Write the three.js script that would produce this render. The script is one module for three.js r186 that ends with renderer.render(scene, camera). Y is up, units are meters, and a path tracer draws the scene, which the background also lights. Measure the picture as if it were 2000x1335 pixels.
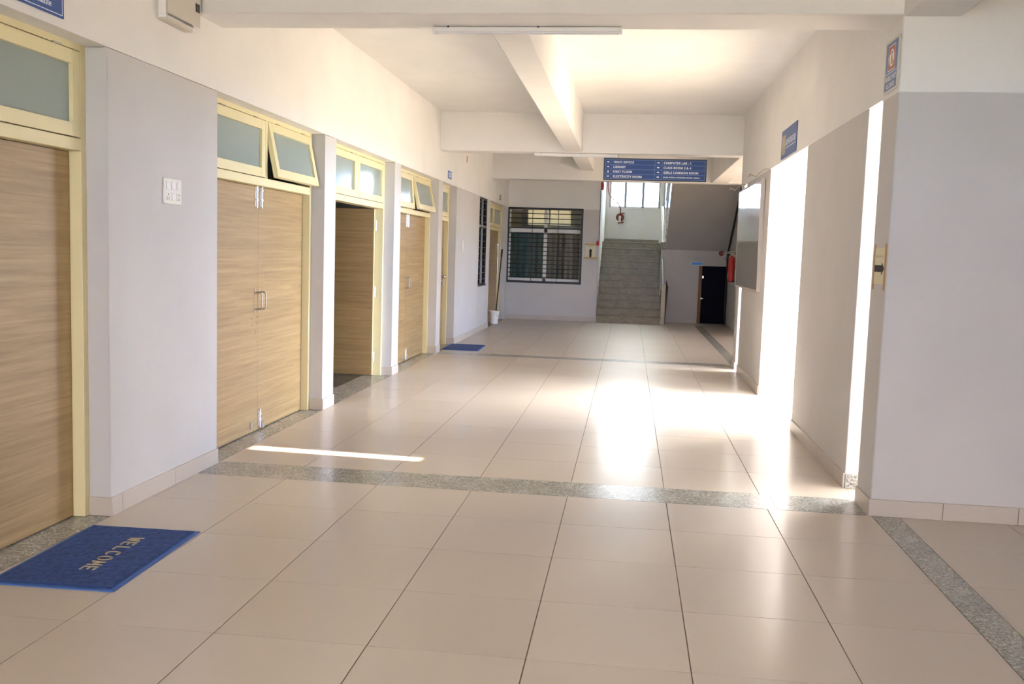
import * as THREE from 'three';
import { Sky } from 'three/addons/objects/Sky.js';
import { RoundedBoxGeometry } from 'three/addons/geometries/RoundedBoxGeometry.js';
import { mergeGeometries } from 'three/addons/utils/BufferGeometryUtils.js';

// ------------------------------------------------------------------ camera
const scene = new THREE.Scene();
const FOCAL = 1840.5, YAW = -0.12053, PITCH = -0.094865, ROLL = 0.03196;
const camera = new THREE.PerspectiveCamera(2 * Math.atan(667.5 / FOCAL) * 180 / Math.PI, 2000 / 1335, 0.05, 300);
{
  const V = (x, y, z) => new THREE.Vector3(x, y, z);
  const f = V(Math.sin(YAW), 0, -Math.cos(YAW)), r = V(Math.cos(YAW), 0, Math.sin(YAW)), u = V(0, 1, 0);
  const f2 = f.clone().multiplyScalar(Math.cos(PITCH)).addScaledVector(u, Math.sin(PITCH));
  const u2 = u.clone().multiplyScalar(Math.cos(PITCH)).addScaledVector(f, -Math.sin(PITCH));
  const r3 = r.clone().multiplyScalar(Math.cos(ROLL)).addScaledVector(u2, Math.sin(ROLL));
  const u3 = u2.clone().multiplyScalar(Math.cos(ROLL)).addScaledVector(r, -Math.sin(ROLL));
  camera.setRotationFromMatrix(new THREE.Matrix4().makeBasis(r3, u3, f2.negate()));
  camera.position.set(2.7145, 1.484, 5.6855);
}

// ------------------------------------------------------------------ sky, sun, exposure
const renderer = new THREE.WebGLRenderer({ antialias: true });
renderer.toneMapping = THREE.LinearToneMapping;
renderer.toneMappingExposure = 1.9;
renderer.shadowMap.enabled = true;
const SUN_TAN = 0.563, SUN_SIDE = 0.055;                        // height and drift of the sun beam per metre across the corridor
const sunDir = new THREE.Vector3(1, SUN_TAN, SUN_SIDE).normalize();
const sky = new Sky();
sky.scale.setScalar(1000);
sky.material.uniforms.turbidity.value = 2;
sky.material.uniforms.rayleigh.value = 0.3;
sky.material.uniforms.cloudCoverage.value = 0.95;
sky.material.uniforms.cloudDensity.value = 1;
sky.material.uniforms.mieCoefficient.value = 0.001;
sky.material.uniforms.mieDirectionalG.value = 0.3;
sky.material.uniforms.sunPosition.value.copy(sunDir);
scene.add(sky);
scene.environmentIntensity = 6;
const sun = new THREE.DirectionalLight(0xffead0, 31);
sun.name = 'sun';
sun.position.copy(sunDir).multiplyScalar(40).add(new THREE.Vector3(2, 0, -6));
sun.target.position.set(2, 0, -6);
sun.castShadow = true;
Object.assign(sun.shadow.camera, { left: -25, right: 25, top: 25, bottom: -25, near: 1, far: 100 });
sun.shadow.mapSize.set(2048, 2048);
scene.add(sun, sun.target);

// ------------------------------------------------------------------ textures and materials
let seed = 7;
const rnd = () => { seed = (seed * 1664525 + 1013904223) >>> 0; return seed / 4294967296; };
const hash = (x, y, s) => { let h = Math.imul(x, 374761393) ^ Math.imul(y, 668265263) ^ Math.imul(s, 1274126177); h = Math.imul(h ^ (h >>> 13), 1274126177); return ((h ^ (h >>> 16)) >>> 0) / 4294967296; };
function noise(x, y, px, py, s) {                                // value noise that repeats after px, py cells
  const ix = Math.floor(x), iy = Math.floor(y), fx = x - ix, fy = y - iy, u = fx * fx * (3 - 2 * fx), v = fy * fy * (3 - 2 * fy);
  const m = (a, n) => ((a % n) + n) % n, h = (a, b) => hash(m(a, px), m(b, py), s);
  return (h(ix, iy) * (1 - u) + h(ix + 1, iy) * u) * (1 - v) + (h(ix, iy + 1) * (1 - u) + h(ix + 1, iy + 1) * u) * v;
}
function fbm(x, y, p, s, oct = 4) { let a = 0, w = 0.5, t = 0; for (let i = 0; i < oct; i++) { a += w * noise(x * 2 ** i, y * 2 ** i, p * 2 ** i, p * 2 ** i, s + i); t += w; w *= 0.5; } return a / t; }
function dataTex(n, m, fn, srgb, rx, ry) {                       // fn(u, v) -> [r, g, b] in 0..1; the picture covers rx by ry metres
  const d = new Uint8Array(n * m * 4);
  for (let j = 0; j < m; j++) for (let i = 0; i < n; i++) {
    const c = fn(i / n, j / m), k = (j * n + i) * 4;
    for (let q = 0; q < 3; q++) d[k + q] = Math.max(0, Math.min(255, Math.round(c[q] * 255)));
    d[k + 3] = 255;
  }
  const t = new THREE.DataTexture(d, n, m);
  t.wrapS = t.wrapT = THREE.RepeatWrapping; t.magFilter = THREE.LinearFilter; t.minFilter = THREE.LinearMipmapLinearFilter; t.generateMipmaps = true;
  t.repeat.set(1 / rx, 1 / ry);
  if (srgb) t.colorSpace = THREE.SRGBColorSpace;
  t.needsUpdate = true;
  return t;
}
const g3 = (v) => [v, v, v];
const toS = (l) => (l <= 0.0031308 ? 12.92 * l : 1.055 * l ** (1 / 2.4) - 0.055);
const lin = (r, g, b) => new THREE.Color().setRGB(r, g, b);
const mat = (color, roughness, extra = {}) => new THREE.MeshStandardMaterial({ color, roughness, ...extra });
const phys = (color, roughness, extra = {}) => new THREE.MeshPhysicalMaterial({ color, roughness, ...extra });

const plasterTint = dataTex(256, 256, (u, v) => g3(0.955 + 0.045 * fbm(u * 6, v * 6, 6, 3)), true, 2.3, 2.3);
const plasterBump = dataTex(256, 256, (u, v) => g3(0.6 * fbm(u * 10, v * 10, 10, 11, 3) + 0.4 * fbm(u * 64, v * 64, 64, 15, 2)), false, 0.9, 0.9);
const tileTint = dataTex(256, 256, (u, v) => { const a = 0.965 + 0.035 * fbm(u * 8, v * 8, 8, 21), s = hash(Math.floor(u * 256), Math.floor(v * 256), 5) * 0.02; return [a - s, a - s, a - s * 1.2]; }, true, 1.7, 1.7);
const tileGloss = dataTex(256, 256, (u, v) => { const a = 0.75 + 0.25 * fbm(u * 12, v * 4, 12, 27); return [1, a, 1]; }, false, 1.3, 1.3);
const granite = (base, spread, s) => dataTex(512, 512, (u, v) => {
  const n = fbm(u * 90, v * 90, 90, s, 2), c = fbm(u * 6, v * 6, 6, s + 9, 2), f = noise(u * 150, v * 150, 150, 150, s + 20);
  let k = base[0] + (n - 0.5) * spread * 2.4 + (c - 0.5) * 0.10;
  if (f > 0.86) k += 0.26; else if (f < 0.12) k -= 0.16;
  return [k, k + base[1], k + base[2]];
}, true, 0.8, 0.8);
const stripTex = granite([0.60, -0.005, -0.035], 0.16, 41), stepTex = granite([0.50, -0.02, -0.10], 0.13, 53);
function streak(x, y, px, py, s, oct = 3) { let a = 0, w = 0.5, t = 0; for (let i = 0; i < oct; i++) { a += w * noise(x * 2 ** i, y * 2 ** i, px * 2 ** i, py * 2 ** i, s + i); t += w; w *= 0.5; } return a / t; }
const grain = (a, b, s) => dataTex(512, 512, (u, v) => {         // laminate with long horizontal grain
  const w = 0.006 * noise(u * 2, v * 3, 2, 3, s + 30), l = streak(u * 3, (v + w) * 120, 3, 120, s, 2), k = streak(u * 2, (v + w) * 34, 2, 34, s + 7, 3), p = noise(u * 24, v * 256, 24, 256, s + 12);
  const t = Math.min(1, Math.max(0, 0.5 + (l - 0.5) * 0.9 + (k - 0.5) * 0.8 + (p - 0.5) * 0.25));
  return a.map((q, i) => toS(q + (b[i] - q) * t));
}, true, 1.25, 1.25);
const leafTex = grain([0.275, 0.172, 0.066], [0.405, 0.275, 0.122], 61), leafTexDark = grain([0.27, 0.158, 0.06], [0.41, 0.265, 0.115], 71);
const matPile = dataTex(256, 256, (u, v) => { const n = hash(Math.floor(u * 256), Math.floor(v * 256), 91), m = fbm(u * 20, v * 20, 20, 93, 3), k = 0.72 + 0.36 * n * m + 0.2 * (m - 0.5); return g3(k); }, true, 0.32, 0.32);

const M = {
  white: mat(lin(0.81, 0.795, 0.775), 0.85, { map: plasterTint, bumpMap: plasterBump, bumpScale: 0.0012 }),
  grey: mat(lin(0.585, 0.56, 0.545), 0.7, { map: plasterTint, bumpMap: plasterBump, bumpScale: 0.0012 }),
  tiles: [[0.555, 0.485, 0.41], [0.545, 0.475, 0.40], [0.565, 0.495, 0.42]].map((c) => phys(lin(...c), 0.4, { clearcoat: 0.32, clearcoatRoughness: 0.17 })),
  grout: mat(lin(0.20, 0.165, 0.13), 0.9),
  strip: mat(lin(1, 1, 1), 0.22, { map: stripTex }),
  step: mat(lin(0.95, 0.79, 0.49), 0.34, { map: stepTex }),
  skirting: mat(lin(0.54, 0.475, 0.41), 0.4, { map: tileTint }),
  frame: mat(lin(0.74, 0.645, 0.37), 0.45),
  leaf: mat(lin(1, 1, 1), 0.46, { map: leafTex }),
  leafDark: mat(lin(1, 1, 1), 0.4, { map: leafTexDark }),
  frosted: phys(lin(0.50, 0.57, 0.53), 0.14, { transmission: 0.45, thickness: 0 }),
  glass: phys(lin(0.9, 0.95, 0.93), 0.02, { transmission: 1, thickness: 0 }),
  steel: mat(lin(0.72, 0.71, 0.70), 0.25, { metalness: 1 }),
  aluminium: mat(lin(0.80, 0.80, 0.82), 0.4, { metalness: 0.9 }),
  dull: mat(lin(0.42, 0.38, 0.32), 0.4, { metalness: 0.8 }),
  sashMetal: mat(lin(0.34, 0.34, 0.34), 0.5),
  plastic: mat(lin(0.78, 0.74, 0.68), 0.4),
  pvc: mat(lin(0.80, 0.79, 0.78), 0.45),
  box: mat(lin(0.56, 0.52, 0.46), 0.45),
  black: mat(lin(0.012, 0.012, 0.014), 0.5),
  blackIron: mat(lin(0.015, 0.015, 0.017), 0.45, { metalness: 0.2 }),
  navy: phys(lin(0.002, 0.0025, 0.013), 0.7, { specularIntensity: 0.25 }),
  brown: mat(lin(0.20, 0.085, 0.03), 0.5),
  red: mat(lin(0.50, 0.025, 0.02), 0.4),
  darkRed: mat(lin(0.20, 0.02, 0.02), 0.45),
  blue: mat(lin(0.035, 0.115, 0.36), 0.5),
  skyBlue: mat(lin(0.06, 0.33, 0.85), 0.4),
  matBlue: mat(lin(0.045, 0.105, 0.36), 0.95, { map: matPile, bumpMap: matPile, bumpScale: 0.004 }),
  matEdge: mat(lin(0.05, 0.13, 0.40), 0.7),
  matText: mat(lin(0.44, 0.37, 0.26), 0.9),
  tape: mat(lin(0.42, 0.22, 0.045), 0.35),
  paper: mat(lin(0.74, 0.70, 0.54), 0.8),
  orange: mat(lin(0.55, 0.18, 0.02), 0.6),
  teal: mat(lin(0.035, 0.095, 0.105), 0.9),
  curtain: mat(lin(0.10, 0.07, 0.045), 0.9),
  concrete: mat(lin(0.60, 0.52, 0.39), 0.9, { map: plasterTint }),
  hallFloor: mat(lin(0.32, 0.30, 0.26), 0.4, { map: stripTex }),
};

// ------------------------------------------------------------------ helpers
const taken = new Map();
function numbered(n) { const k = taken.get(n) ?? 0; taken.set(n, k + 1); return k ? n + '_' + String(k).padStart(3, '0') : n; }
function uvBox(g, ox = 0, oy = 0) {                              // texture coordinates in metres from each face's own plane
  if (g.index) g = g.toNonIndexed();
  const p = g.attributes.position, n = g.attributes.normal, uv = new Float32Array(p.count * 2);
  for (let i = 0; i < p.count; i++) {
    const x = p.getX(i), y = p.getY(i), z = p.getZ(i), a = Math.abs(n.getX(i)), b = Math.abs(n.getY(i)), c = Math.abs(n.getZ(i));
    const [u, v] = a >= b && a >= c ? [z, y] : b >= c ? [x, z] : [x, y];
    uv[2 * i] = u + ox; uv[2 * i + 1] = v + oy;
  }
  g.setAttribute('uv', new THREE.BufferAttribute(uv, 2));
  return g;
}
const raw = (x0, x1, y0, y1, z0, z1) => new THREE.BoxGeometry(Math.abs(x1 - x0), Math.abs(y1 - y0), Math.abs(z1 - z0)).translate((x0 + x1) / 2, (y0 + y1) / 2, (z0 + z1) / 2);
const B = (...a) => uvBox(raw(...a));
function R(x0, x1, y0, y1, z0, z1, r = 0.004, seg = 2) {
  const w = Math.abs(x1 - x0), h = Math.abs(y1 - y0), d = Math.abs(z1 - z0);
  return uvBox(new RoundedBoxGeometry(w, h, d, seg, Math.min(r, w * 0.49, h * 0.49, d * 0.49)).translate((x0 + x1) / 2, (y0 + y1) / 2, (z0 + z1) / 2));
}
const merge = (l) => mergeGeometries(l.map((g) => { const q = g.index ? g.toNonIndexed() : g; if (!q.attributes.uv) uvBox(q); for (const k of Object.keys(q.attributes)) if (!['position', 'normal', 'uv'].includes(k)) q.deleteAttribute(k); return q; }), false);
const tube = (pts, r, n = 24, seg = 8) => new THREE.TubeGeometry(new THREE.CatmullRomCurve3(pts.map((p) => new THREE.Vector3(...p)), false, 'centripetal'), n, r, seg, false);
const rod = (a, b, r, seg = 10) => { const A = new THREE.Vector3(...a), Z = new THREE.Vector3(...b), d = Z.clone().sub(A), g = new THREE.CylinderGeometry(r, r, d.length(), seg); g.applyQuaternion(new THREE.Quaternion().setFromUnitVectors(new THREE.Vector3(0, 1, 0), d.normalize())); return g.translate((a[0] + b[0]) / 2, (a[1] + b[1]) / 2, (a[2] + b[2]) / 2); };
function part(name, geo, material, parent, label) {
  const m = new THREE.Mesh(geo, material);
  m.name = name; m.castShadow = m.receiveShadow = true;
  if (label) m.userData.label = label;
  parent.add(m);
  return m;
}
function group(name, at = [0, 0, 0]) { const g = new THREE.Group(); g.name = numbered(name); g.position.set(...at); scene.add(g); return g; }
function struct(name, geo, material) { const m = geo ? part(numbered(name), geo, material, scene) : group(name); m.userData.kind = 'structure'; return m; }
function thing(name, label, category, at, grp) { const g = group(name, at); Object.assign(g.userData, { label, category }); if (grp) g.userData.group = grp; return g; }
function solo(name, label, category, geo, material, grp) { const m = part(numbered(name), geo, material, scene); Object.assign(m.userData, { label, category }); if (grp) m.userData.group = grp; return m; }
function canvas(w, h, draw) {
  const c = document.createElement('canvas'); c.width = w; c.height = h; draw(c.getContext('2d'), w, h);
  const t = new THREE.CanvasTexture(c); t.colorSpace = THREE.SRGBColorSpace; t.anisotropy = 8;
  return t;
}
// a printed sheet: facing 'x+' | 'x-' | 'z+'; a, b are the left and right ends as read
function print(name, parent, facing, plane, a, b, y0, y1, tex, rough = 0.45) {
  const g = new THREE.PlaneGeometry(Math.abs(b - a), y1 - y0);
  if (facing === 'x+') g.rotateY(Math.PI / 2); else if (facing === 'x-') g.rotateY(-Math.PI / 2);
  const m = (a + b) / 2, y = (y0 + y1) / 2;
  if (facing === 'z+') g.translate(m, y, plane); else g.translate(plane, y, m);
  return part(name, g, mat(lin(1, 1, 1), rough, { map: tex }), parent);
}

// ------------------------------------------------------------------ key dimensions (metres)
const XR = 4.19, XRO = 4.42, PAINT = 2.47, SLAB = 3.42, BEAM = 2.885, UP = 3.64;
const BACK = -15.3, LAND = 1.824, RISE = 0.152, GO = 0.25, UNDER = -16.2, XE = 4.95, SHAFT = -19.6;
const TILE = 0.6;

// ------------------------------------------------------------------ floor
const floor = struct('floor');
part('floor_bed', merge([B(0, 9, -0.12, -0.0025, -0.02, 9), B(-0.3, 5.05, -0.12, -0.0025, -7.6, -0.02), B(-0.3, 8, -0.12, -0.0025, UNDER - 0.1, -7.6)]), M.grout, floor);
{
  const tileGeo = {};
  const tg = (w, d) => tileGeo[w.toFixed(3) + '_' + d.toFixed(3)] ??= raw(-w / 2, w / 2, -0.01, 0, -d / 2, d / 2);
  let count = 0;
  const rest = [];
  function tile(x0, x1, z0, z1, single) {                        // z0 > z1
    const gx = 0.005, gz = 0.0034, w = x1 - x0 - gx, d = z0 - z1 - gz, cx = (x0 + x1) / 2, cz = (z0 + z1) / 2;
    if (w < 0.02 || d < 0.02) return;
    if (!single || count >= 298) { rest.push(B(x0 + gx / 2, x1 - gx / 2, -0.01, 0, z1 + gz / 2, z0 - gz / 2)); return; }
    count++;
    const g = tg(w, d).clone(); g.translate(cx, 0, cz);
    const m = part('tile', uvBox(g, rnd() * 3, rnd() * 3), M.tiles[Math.floor(rnd() * 3)], floor);
    return m;
  }
  const cols = (a, b, fn) => { for (let x = a; x < b - 0.01; x += TILE) fn(x, Math.min(b, x + TILE)); };
  const rows = (a, b, fn) => { for (let z = a; z > b + 0.01; z -= TILE) fn(z, Math.max(b, z - TILE)); };
  // lobby in front of the first granite strip, rows counted from the strip towards the camera
  for (let k = 0; k < 15; k++) {
    const z0 = TILE * 0.985 * (k + 1), z1 = TILE * 0.985 * k;
    cols(0, 4.2, (x0, x1) => tile(x0, x1, z0, z1, k < 6));
    cols(4.36, 9, (x0, x1) => tile(x0, x1, z0, z1, k < 5 && x0 < 6));
  }
  rows(-0.365, -7.57, (z0, z1) => cols(0, 4.2, (x0, x1) => tile(x0, x1, z0, z1, true)));
  rows(-7.85, BACK + 0.02, (z0, z1) => { cols(0, 4.2, (x0, x1) => tile(x0, x1, z0, z1, true)); cols(4.36, 8, (x0, x1) => tile(x0, x1, z0, z1, x0 < 4.4 && z0 > -13)); });
  part('tiles', merge(rest), M.tiles[0], floor).userData.kind = 'stuff';
  const slabs = (a, b, step, fn) => { for (let q = a; q < b - 0.02; q += step) fn(q, Math.min(b, q + step)); };
  slabs(0.0, XR + 0.2, 1.22, (a, b) => part('granite_slab', B(a + 0.001, b - 0.001, -0.01, 0, -0.363, -0.003), M.strip, floor));
  slabs(0.0, XR + 0.2, 1.22, (a, b) => part('granite_slab', B(a + 0.001, b - 0.001, -0.01, 0, -7.848, -7.572), M.strip, floor));
  slabs(0.0, 9, 1.2, (a, b) => part('granite_slab', B(4.202, 4.358, -0.01, 0, a + 0.001, b - 0.001), M.strip, floor));
  slabs(7.86, -BACK - 0.1, 1.2, (a, b) => part('granite_slab', B(4.202, 4.358, -0.01, 0, -b + 0.001, -a - 0.001), M.strip, floor));
  for (const [a, b] of [[1.01, 3.15], [-2.52, -0.31], [-5.04, -2.84], [-7.58, -5.34], [-8.98, -7.86], [-15.1, -12.6]]) part('threshold_slab', B(-0.32, -0.002, -0.01, -0.0005, a, b), M.strip, floor);
  part('landing_strip', B(-0.0, XE, -0.01, 0, UNDER, BACK + 0.02), M.tiles[1], floor);
  part('floor_slab', B(XR + 0.01, 4.7, -0.01, 0, -7.57, -0.37), M.tiles[1], floor);
}

// ------------------------------------------------------------------ ceiling slab and beams
{
  const c = struct('ceiling');
  part('ceiling_slab', merge([B(-8.3, 3.43, SLAB, UP, BACK - 0.2, 9.3), B(3.43, XRO, SLAB, UP, -13.45, 9.3), B(XRO, 9.3, SLAB, UP, -0.26, 9.3), B(XRO, 8.2, SLAB, UP, -13.0, -7.4), B(XRO, XE + 0.2, SLAB, UP, -13.45, -13.0), B(-8.3, 2.03, SLAB, UP, -19.8, BACK - 0.2)]), M.white, c);
  const beam = (name, ...a) => struct(name, R(...a, 0.012, 2), M.white);
  beam('ceiling_beam', -0.1, 5.06, BEAM, SLAB + 0.02, -0.38, 0);
  beam('ceiling_beam', -0.1, 8, BEAM, SLAB + 0.02, -7.86, -7.58);
  beam('ceiling_beam', -0.1, 8, 2.9, SLAB + 0.02, -12.95, -12.65);
  beam('ceiling_beam', 1.755, 2.005, 2.9, SLAB + 0.02, -7.6, -0.36);
  beam('ceiling_beam', 1.705, 1.975, 3.08, SLAB + 0.02, -12.67, -7.84);
  beam('ceiling_beam', XR, 4.5, BEAM + 0.015, SLAB + 0.02, -12.67, -7.84);
  beam('ceiling_beam', XR, 4.5, BEAM - 0.01, SLAB + 0.02, -0.05, 9);
}

// ------------------------------------------------------------------ left wall
const DOORS = [[3.15, 1.01], [-0.31, -2.52], [-2.84, -5.04], [-5.34, -7.58], [-7.86, -8.98], [-12.6, -15.1]];
{
  const w = struct('wall_left');
  const piers = [[9, 3.15], [1.01, -0.31], [-2.52, -2.84], [-5.04, -5.34], [-7.58, -7.86], [-15.1, BACK]];
  for (const [a, b] of piers) part('pier', R(-0.25, 0, -0.1, PAINT, b, a, 0.006, 1), M.grey, w);
  part('pier', B(-0.25, -0.10, 0, PAINT, -0.40, -0.31), M.grey, w);
  // long stretch with the barred side window
  part('pier', R(-0.25, 0, -0.1, PAINT, -11.27, -8.98, 0.006, 1), M.grey, w);
  part('pier', R(-0.25, 0, -0.1, PAINT, -12.6, -12.2, 0.006, 1), M.grey, w);
  part('pier', B(-0.25, 0, -0.1, 0.855, -12.2, -11.27), M.grey, w);
  part('upper_band', B(-0.25, 0.003, PAINT, SLAB + 0.01, BACK, 9), M.white, w);
}
// skirting tiles along walls: facing x+ (left) / x- (right) / z+
function skirt(parent, facing, plane, a, b, step = 0.6) {
  for (let q = a; q < b - 0.015; q += step) {
    const e = Math.min(b, q + step), g = facing === 'x+' ? R(plane - 0.002, plane + 0.011, 0, 0.102, q + 0.001, e - 0.001, 0.003, 1) : facing === 'x-' ? R(plane - 0.011, plane + 0.002, 0, 0.102, q + 0.001, e - 0.001, 0.003, 1)
      : facing === 'z+' ? R(q + 0.001, e - 0.001, 0, 0.102, plane - 0.002, plane + 0.011, 0.003, 1) : R(q + 0.001, e - 0.001, 0, 0.102, plane - 0.011, plane + 0.002, 0.003, 1);
    part('skirting_tile', g, M.skirting, parent);
  }
}
{
  const s = struct('baseboard_left');
  skirt(s, 'x+', 0, -0.31, 1.01, 0.61);
  for (const [a, b] of [[-2.84, -2.52], [-5.34, -5.04], [-7.86, -7.58], [-12.6, -8.98], [-15.1 - 0.2, -15.1], [3.15, 9]]) skirt(s, 'x+', 0, a, b);
  for (const z of [1.01, -2.84 + 0.32, -5.04, -7.58, -8.98]) skirt(s, 'z+', z - (z === -2.84 + 0.32 ? 0 : 0), -0.12, 0.011, 0.2);
}

// ------------------------------------------------------------------ doors on the left wall
// n, [near, far] edges of the frame; sashes: how far each transom sash is pushed out at the bottom (radians); leaves: 'closed' | 'open'
function bolt(parent, z, x, y0, y1) {                             // aluminium tower bolt on a door leaf
  const b = part('tower_bolt', merge([R(x, x + 0.006, y0, y1, z - 0.016, z + 0.016, 0.002, 1), R(x + 0.004, x + 0.016, y0 + 0.045, y0 + 0.06, z - 0.017, z + 0.017, 0.002, 1), R(x + 0.004, x + 0.016, y1 - 0.03, y1 - 0.018, z - 0.017, z + 0.017, 0.002, 1), rod([x + 0.011, y0 - 0.01, z], [x + 0.011, y1 + 0.015, z], 0.006, 8)]), M.aluminium, parent);
  for (const y of [y0 + 0.03, y0 + 0.075]) b.add(part('screw', new THREE.CylinderGeometry(0.005, 0.005, 0.003, 8).rotateZ(Math.PI / 2).translate(x + 0.0075, y, z), M.black, b));
  return b;
}
function handle(parent, z, x, y0, y1) {
  return part('pull_handle', merge([tube([[x, y0, z], [x + 0.045, y0, z], [x + 0.052, y0 + 0.01, z], [x + 0.052, y1 - 0.01, z], [x + 0.045, y1, z], [x, y1, z]], 0.0055, 40, 8), R(x, x + 0.003, y0 - 0.03, y0 + 0.012, z - 0.011, z + 0.011, 0.001, 1), R(x, x + 0.003, y1 - 0.012, y1 + 0.03, z - 0.011, z + 0.011, 0.001, 1)]), M.dull, parent);
}
function makeDoor(n, near, far, o) {
  const d = struct('door_' + n), X0 = -0.235, X1 = -0.12, J = 0.048, top = 2.478, railY = 1.932, sashY = 1.995, headY = 2.436, lx = -0.22, lX = -0.185;
  part('jamb', R(X0, X1, 0, top, near - J, near, 0.003, 1), M.frame, d);
  part('jamb', R(X0, X1, 0, top, far, far + J, 0.003, 1), M.frame, d);
  part('head', R(X0, X1, headY, top, far + J, near - J, 0.003, 1), M.frame, d);
  part('transom_rail', R(X0, X1, railY, sashY, far + J, near - J, 0.003, 1), M.frame, d);
  const nS = o.sashes.length, a = near - J - 0.001, b = far + J + 0.001, mid = (a + b) / 2, S = 0.07;
  if (nS === 2) part('mullion', R(X0, X1, sashY, headY, mid - 0.024, mid + 0.024, 0.003, 1), M.frame, d);
  o.sashes.forEach((tilt, i) => {
    const z0 = nS === 1 ? a : i ? mid - 0.025 : a, z1 = nS === 1 ? b : i ? b : mid + 0.025;   // z0 > z1
    const h = headY - sashY - 0.009, g = new THREE.Group();
    g.name = 'sash'; g.position.set(-0.131, headY - 0.004, 0); g.rotation.z = tilt; d.add(g);
    const s = part('sash_frame', merge([R(-0.028, 0.012, -h, 0, z0 - S, z0 - 0.003, 0.003, 1), R(-0.028, 0.012, -h, 0, z1 + 0.003, z1 + S, 0.003, 1), R(-0.028, 0.012, -S, 0, z1 + S, z0 - S, 0.003, 1), R(-0.028, 0.012, -h, -h + S, z1 + S, z0 - S, 0.003, 1)]), M.frame, g);
    part('pane', B(-0.012, -0.008, -h + S - 0.006, -S + 0.006, z1 + S - 0.006, z0 - S + 0.006), M.frosted, g);
    for (const q of [0.2, 0.8]) { const z = z0 + (z1 - z0) * q; part('hinge', rod([0.013, 0.003, z - 0.035], [0.013, 0.003, z + 0.035], 0.005, 8), M.dull, g); }
  });
  const L0 = near - J - 0.003, L1 = far + J + 0.003, LM = (L0 + L1) / 2, y0 = 0.006, y1 = railY - 0.004;
  const wood = o.dark ? M.leafDark : M.leaf;
  if (o.leaves === 'closed') {
    const la = part('leaf', B(lx, lX, y0, y1, LM + 0.0015, L0), wood, d), lb = part('leaf', B(lx, lX, y0, y1, L1, LM - 0.0015), wood, d);
    const k = lX;
    bolt(la, LM + 0.05, k, 1.775, 1.925); bolt(lb, LM - 0.05, k, 1.775, 1.925);
    handle(la, LM + 0.055, k, 0.975, 1.105); handle(lb, LM - 0.03, k, 0.975, 1.105);
    bolt(lb, LM - 0.035, k, 0.03, 0.155);
    part('padlock', merge([R(k + 0.012, k + 0.03, 0.012, 0.05, LM - 0.085, LM - 0.05, 0.004, 2), tube([[k + 0.021, 0.045, LM - 0.08], [k + 0.021, 0.085, LM - 0.075], [k + 0.021, 0.085, LM - 0.06], [k + 0.021, 0.045, LM - 0.055]], 0.004, 16, 6)]), M.dull, lb);
    part('latch_plate', R(k, k + 0.007, 0.035, 0.085, LM + 0.10, LM + 0.145, 0.002, 1), M.dull, la);
    const hole = (p, z, y) => part('screw_hole', new THREE.CylinderGeometry(0.0065, 0.0065, 0.0016, 10).rotateZ(Math.PI / 2).translate(k + 0.0006, y, z), M.brown, p);
    for (const [z, y] of [[0.115, 0.905], [0.115, 0.855], [0.03, 0.91], [0.03, 0.862], [0.043, 0.80], [0.055, 0.777]]) hole(la, LM + z, y);
    for (const [z, y] of [[-0.02, 0.912], [-0.02, 0.866]]) hole(lb, LM + z, y);
  } else if (o.leaves === 'open') {                               // both leaves swung into the room
    const w = (L0 - L1) / 2 - 0.002;
    const lb = part('leaf', B(lx - w, lx + 0.004, y0, y1, L1 + 0.004, L1 + 0.04), M.leafDark, d);
    part('edge_strip', B(lx + 0.004, lx + 0.008, y0, y1, L1 + 0.004, L1 + 0.04), M.frame, lb);
    for (const y of [1.74, 0.975, 0.217]) part('hinge', merge([R(lx + 0.006, lx + 0.03, y - 0.06, y + 0.06, L1 + 0.0045, L1 + 0.008, 0.001, 1), rod([lx + 0.018, y - 0.06, L1 + 0.012], [lx + 0.018, y + 0.06, L1 + 0.012], 0.009, 8)]), M.steel, lb);
    const la = part('leaf', B(lx - w, lx + 0.004, y0, y1, L0 - 0.04, L0 - 0.004), M.leafDark, d);
    part('edge_strip', B(lx + 0.004, lx + 0.008, y0, y1, L0 - 0.04, L0 - 0.004), M.frame, la);
  } else {                                                        // one closed leaf
    const la = part('leaf', B(lx, lX, y0, y1, L1, L0), wood, d);
    if (o.lever) {
      const z = L1 + 0.07;
      part('lock', merge([new THREE.SphereGeometry(0.026, 14, 10).translate(lX + 0.03, 1.07, z), rod([lX, 1.07, z], [lX + 0.03, 1.07, z], 0.012)]), M.steel, la);
      part('hasp', merge([R(lX, lX + 0.006, 0.99, 1.02, L1 + 0.005, L1 + 0.19, 0.002, 1), R(lX, lX + 0.02, 0.93, 1.0, z - 0.02, z + 0.02, 0.006, 2), rod([lX + 0.012, 0.99, L1 + 0.02], [lX + 0.012, 1.03, L1 + 0.02], 0.012)]), M.dull, la);
    }
    if (o.knob) part('door_closer', merge([R(lX, lX + 0.04, 1.60, 1.66, L1 + 0.03, L1 + 0.16, 0.01, 2), rod([lX + 0.02, 1.0, L1 + 0.1], [lX + 0.02, 1.6, L1 + 0.1], 0.008)]), M.steel, la);
  }
  return d;
}
makeDoor(1, 3.15, 1.01, { sashes: [0, 0], leaves: 'closed' });
makeDoor(2, -0.40, -2.52, { sashes: [0, 0.2], leaves: 'closed' });
makeDoor(3, -2.84, -5.04, { sashes: [0, 0], leaves: 'open' });
makeDoor(4, -5.34, -7.58, { sashes: [0.1, 0.22], leaves: 'closed' });
makeDoor(5, -7.86, -8.98, { sashes: [0], leaves: 'single', lever: true });
makeDoor(6, -12.6, -15.1, { sashes: [0, 0], leaves: 'single', knob: true, dark: true });

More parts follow.
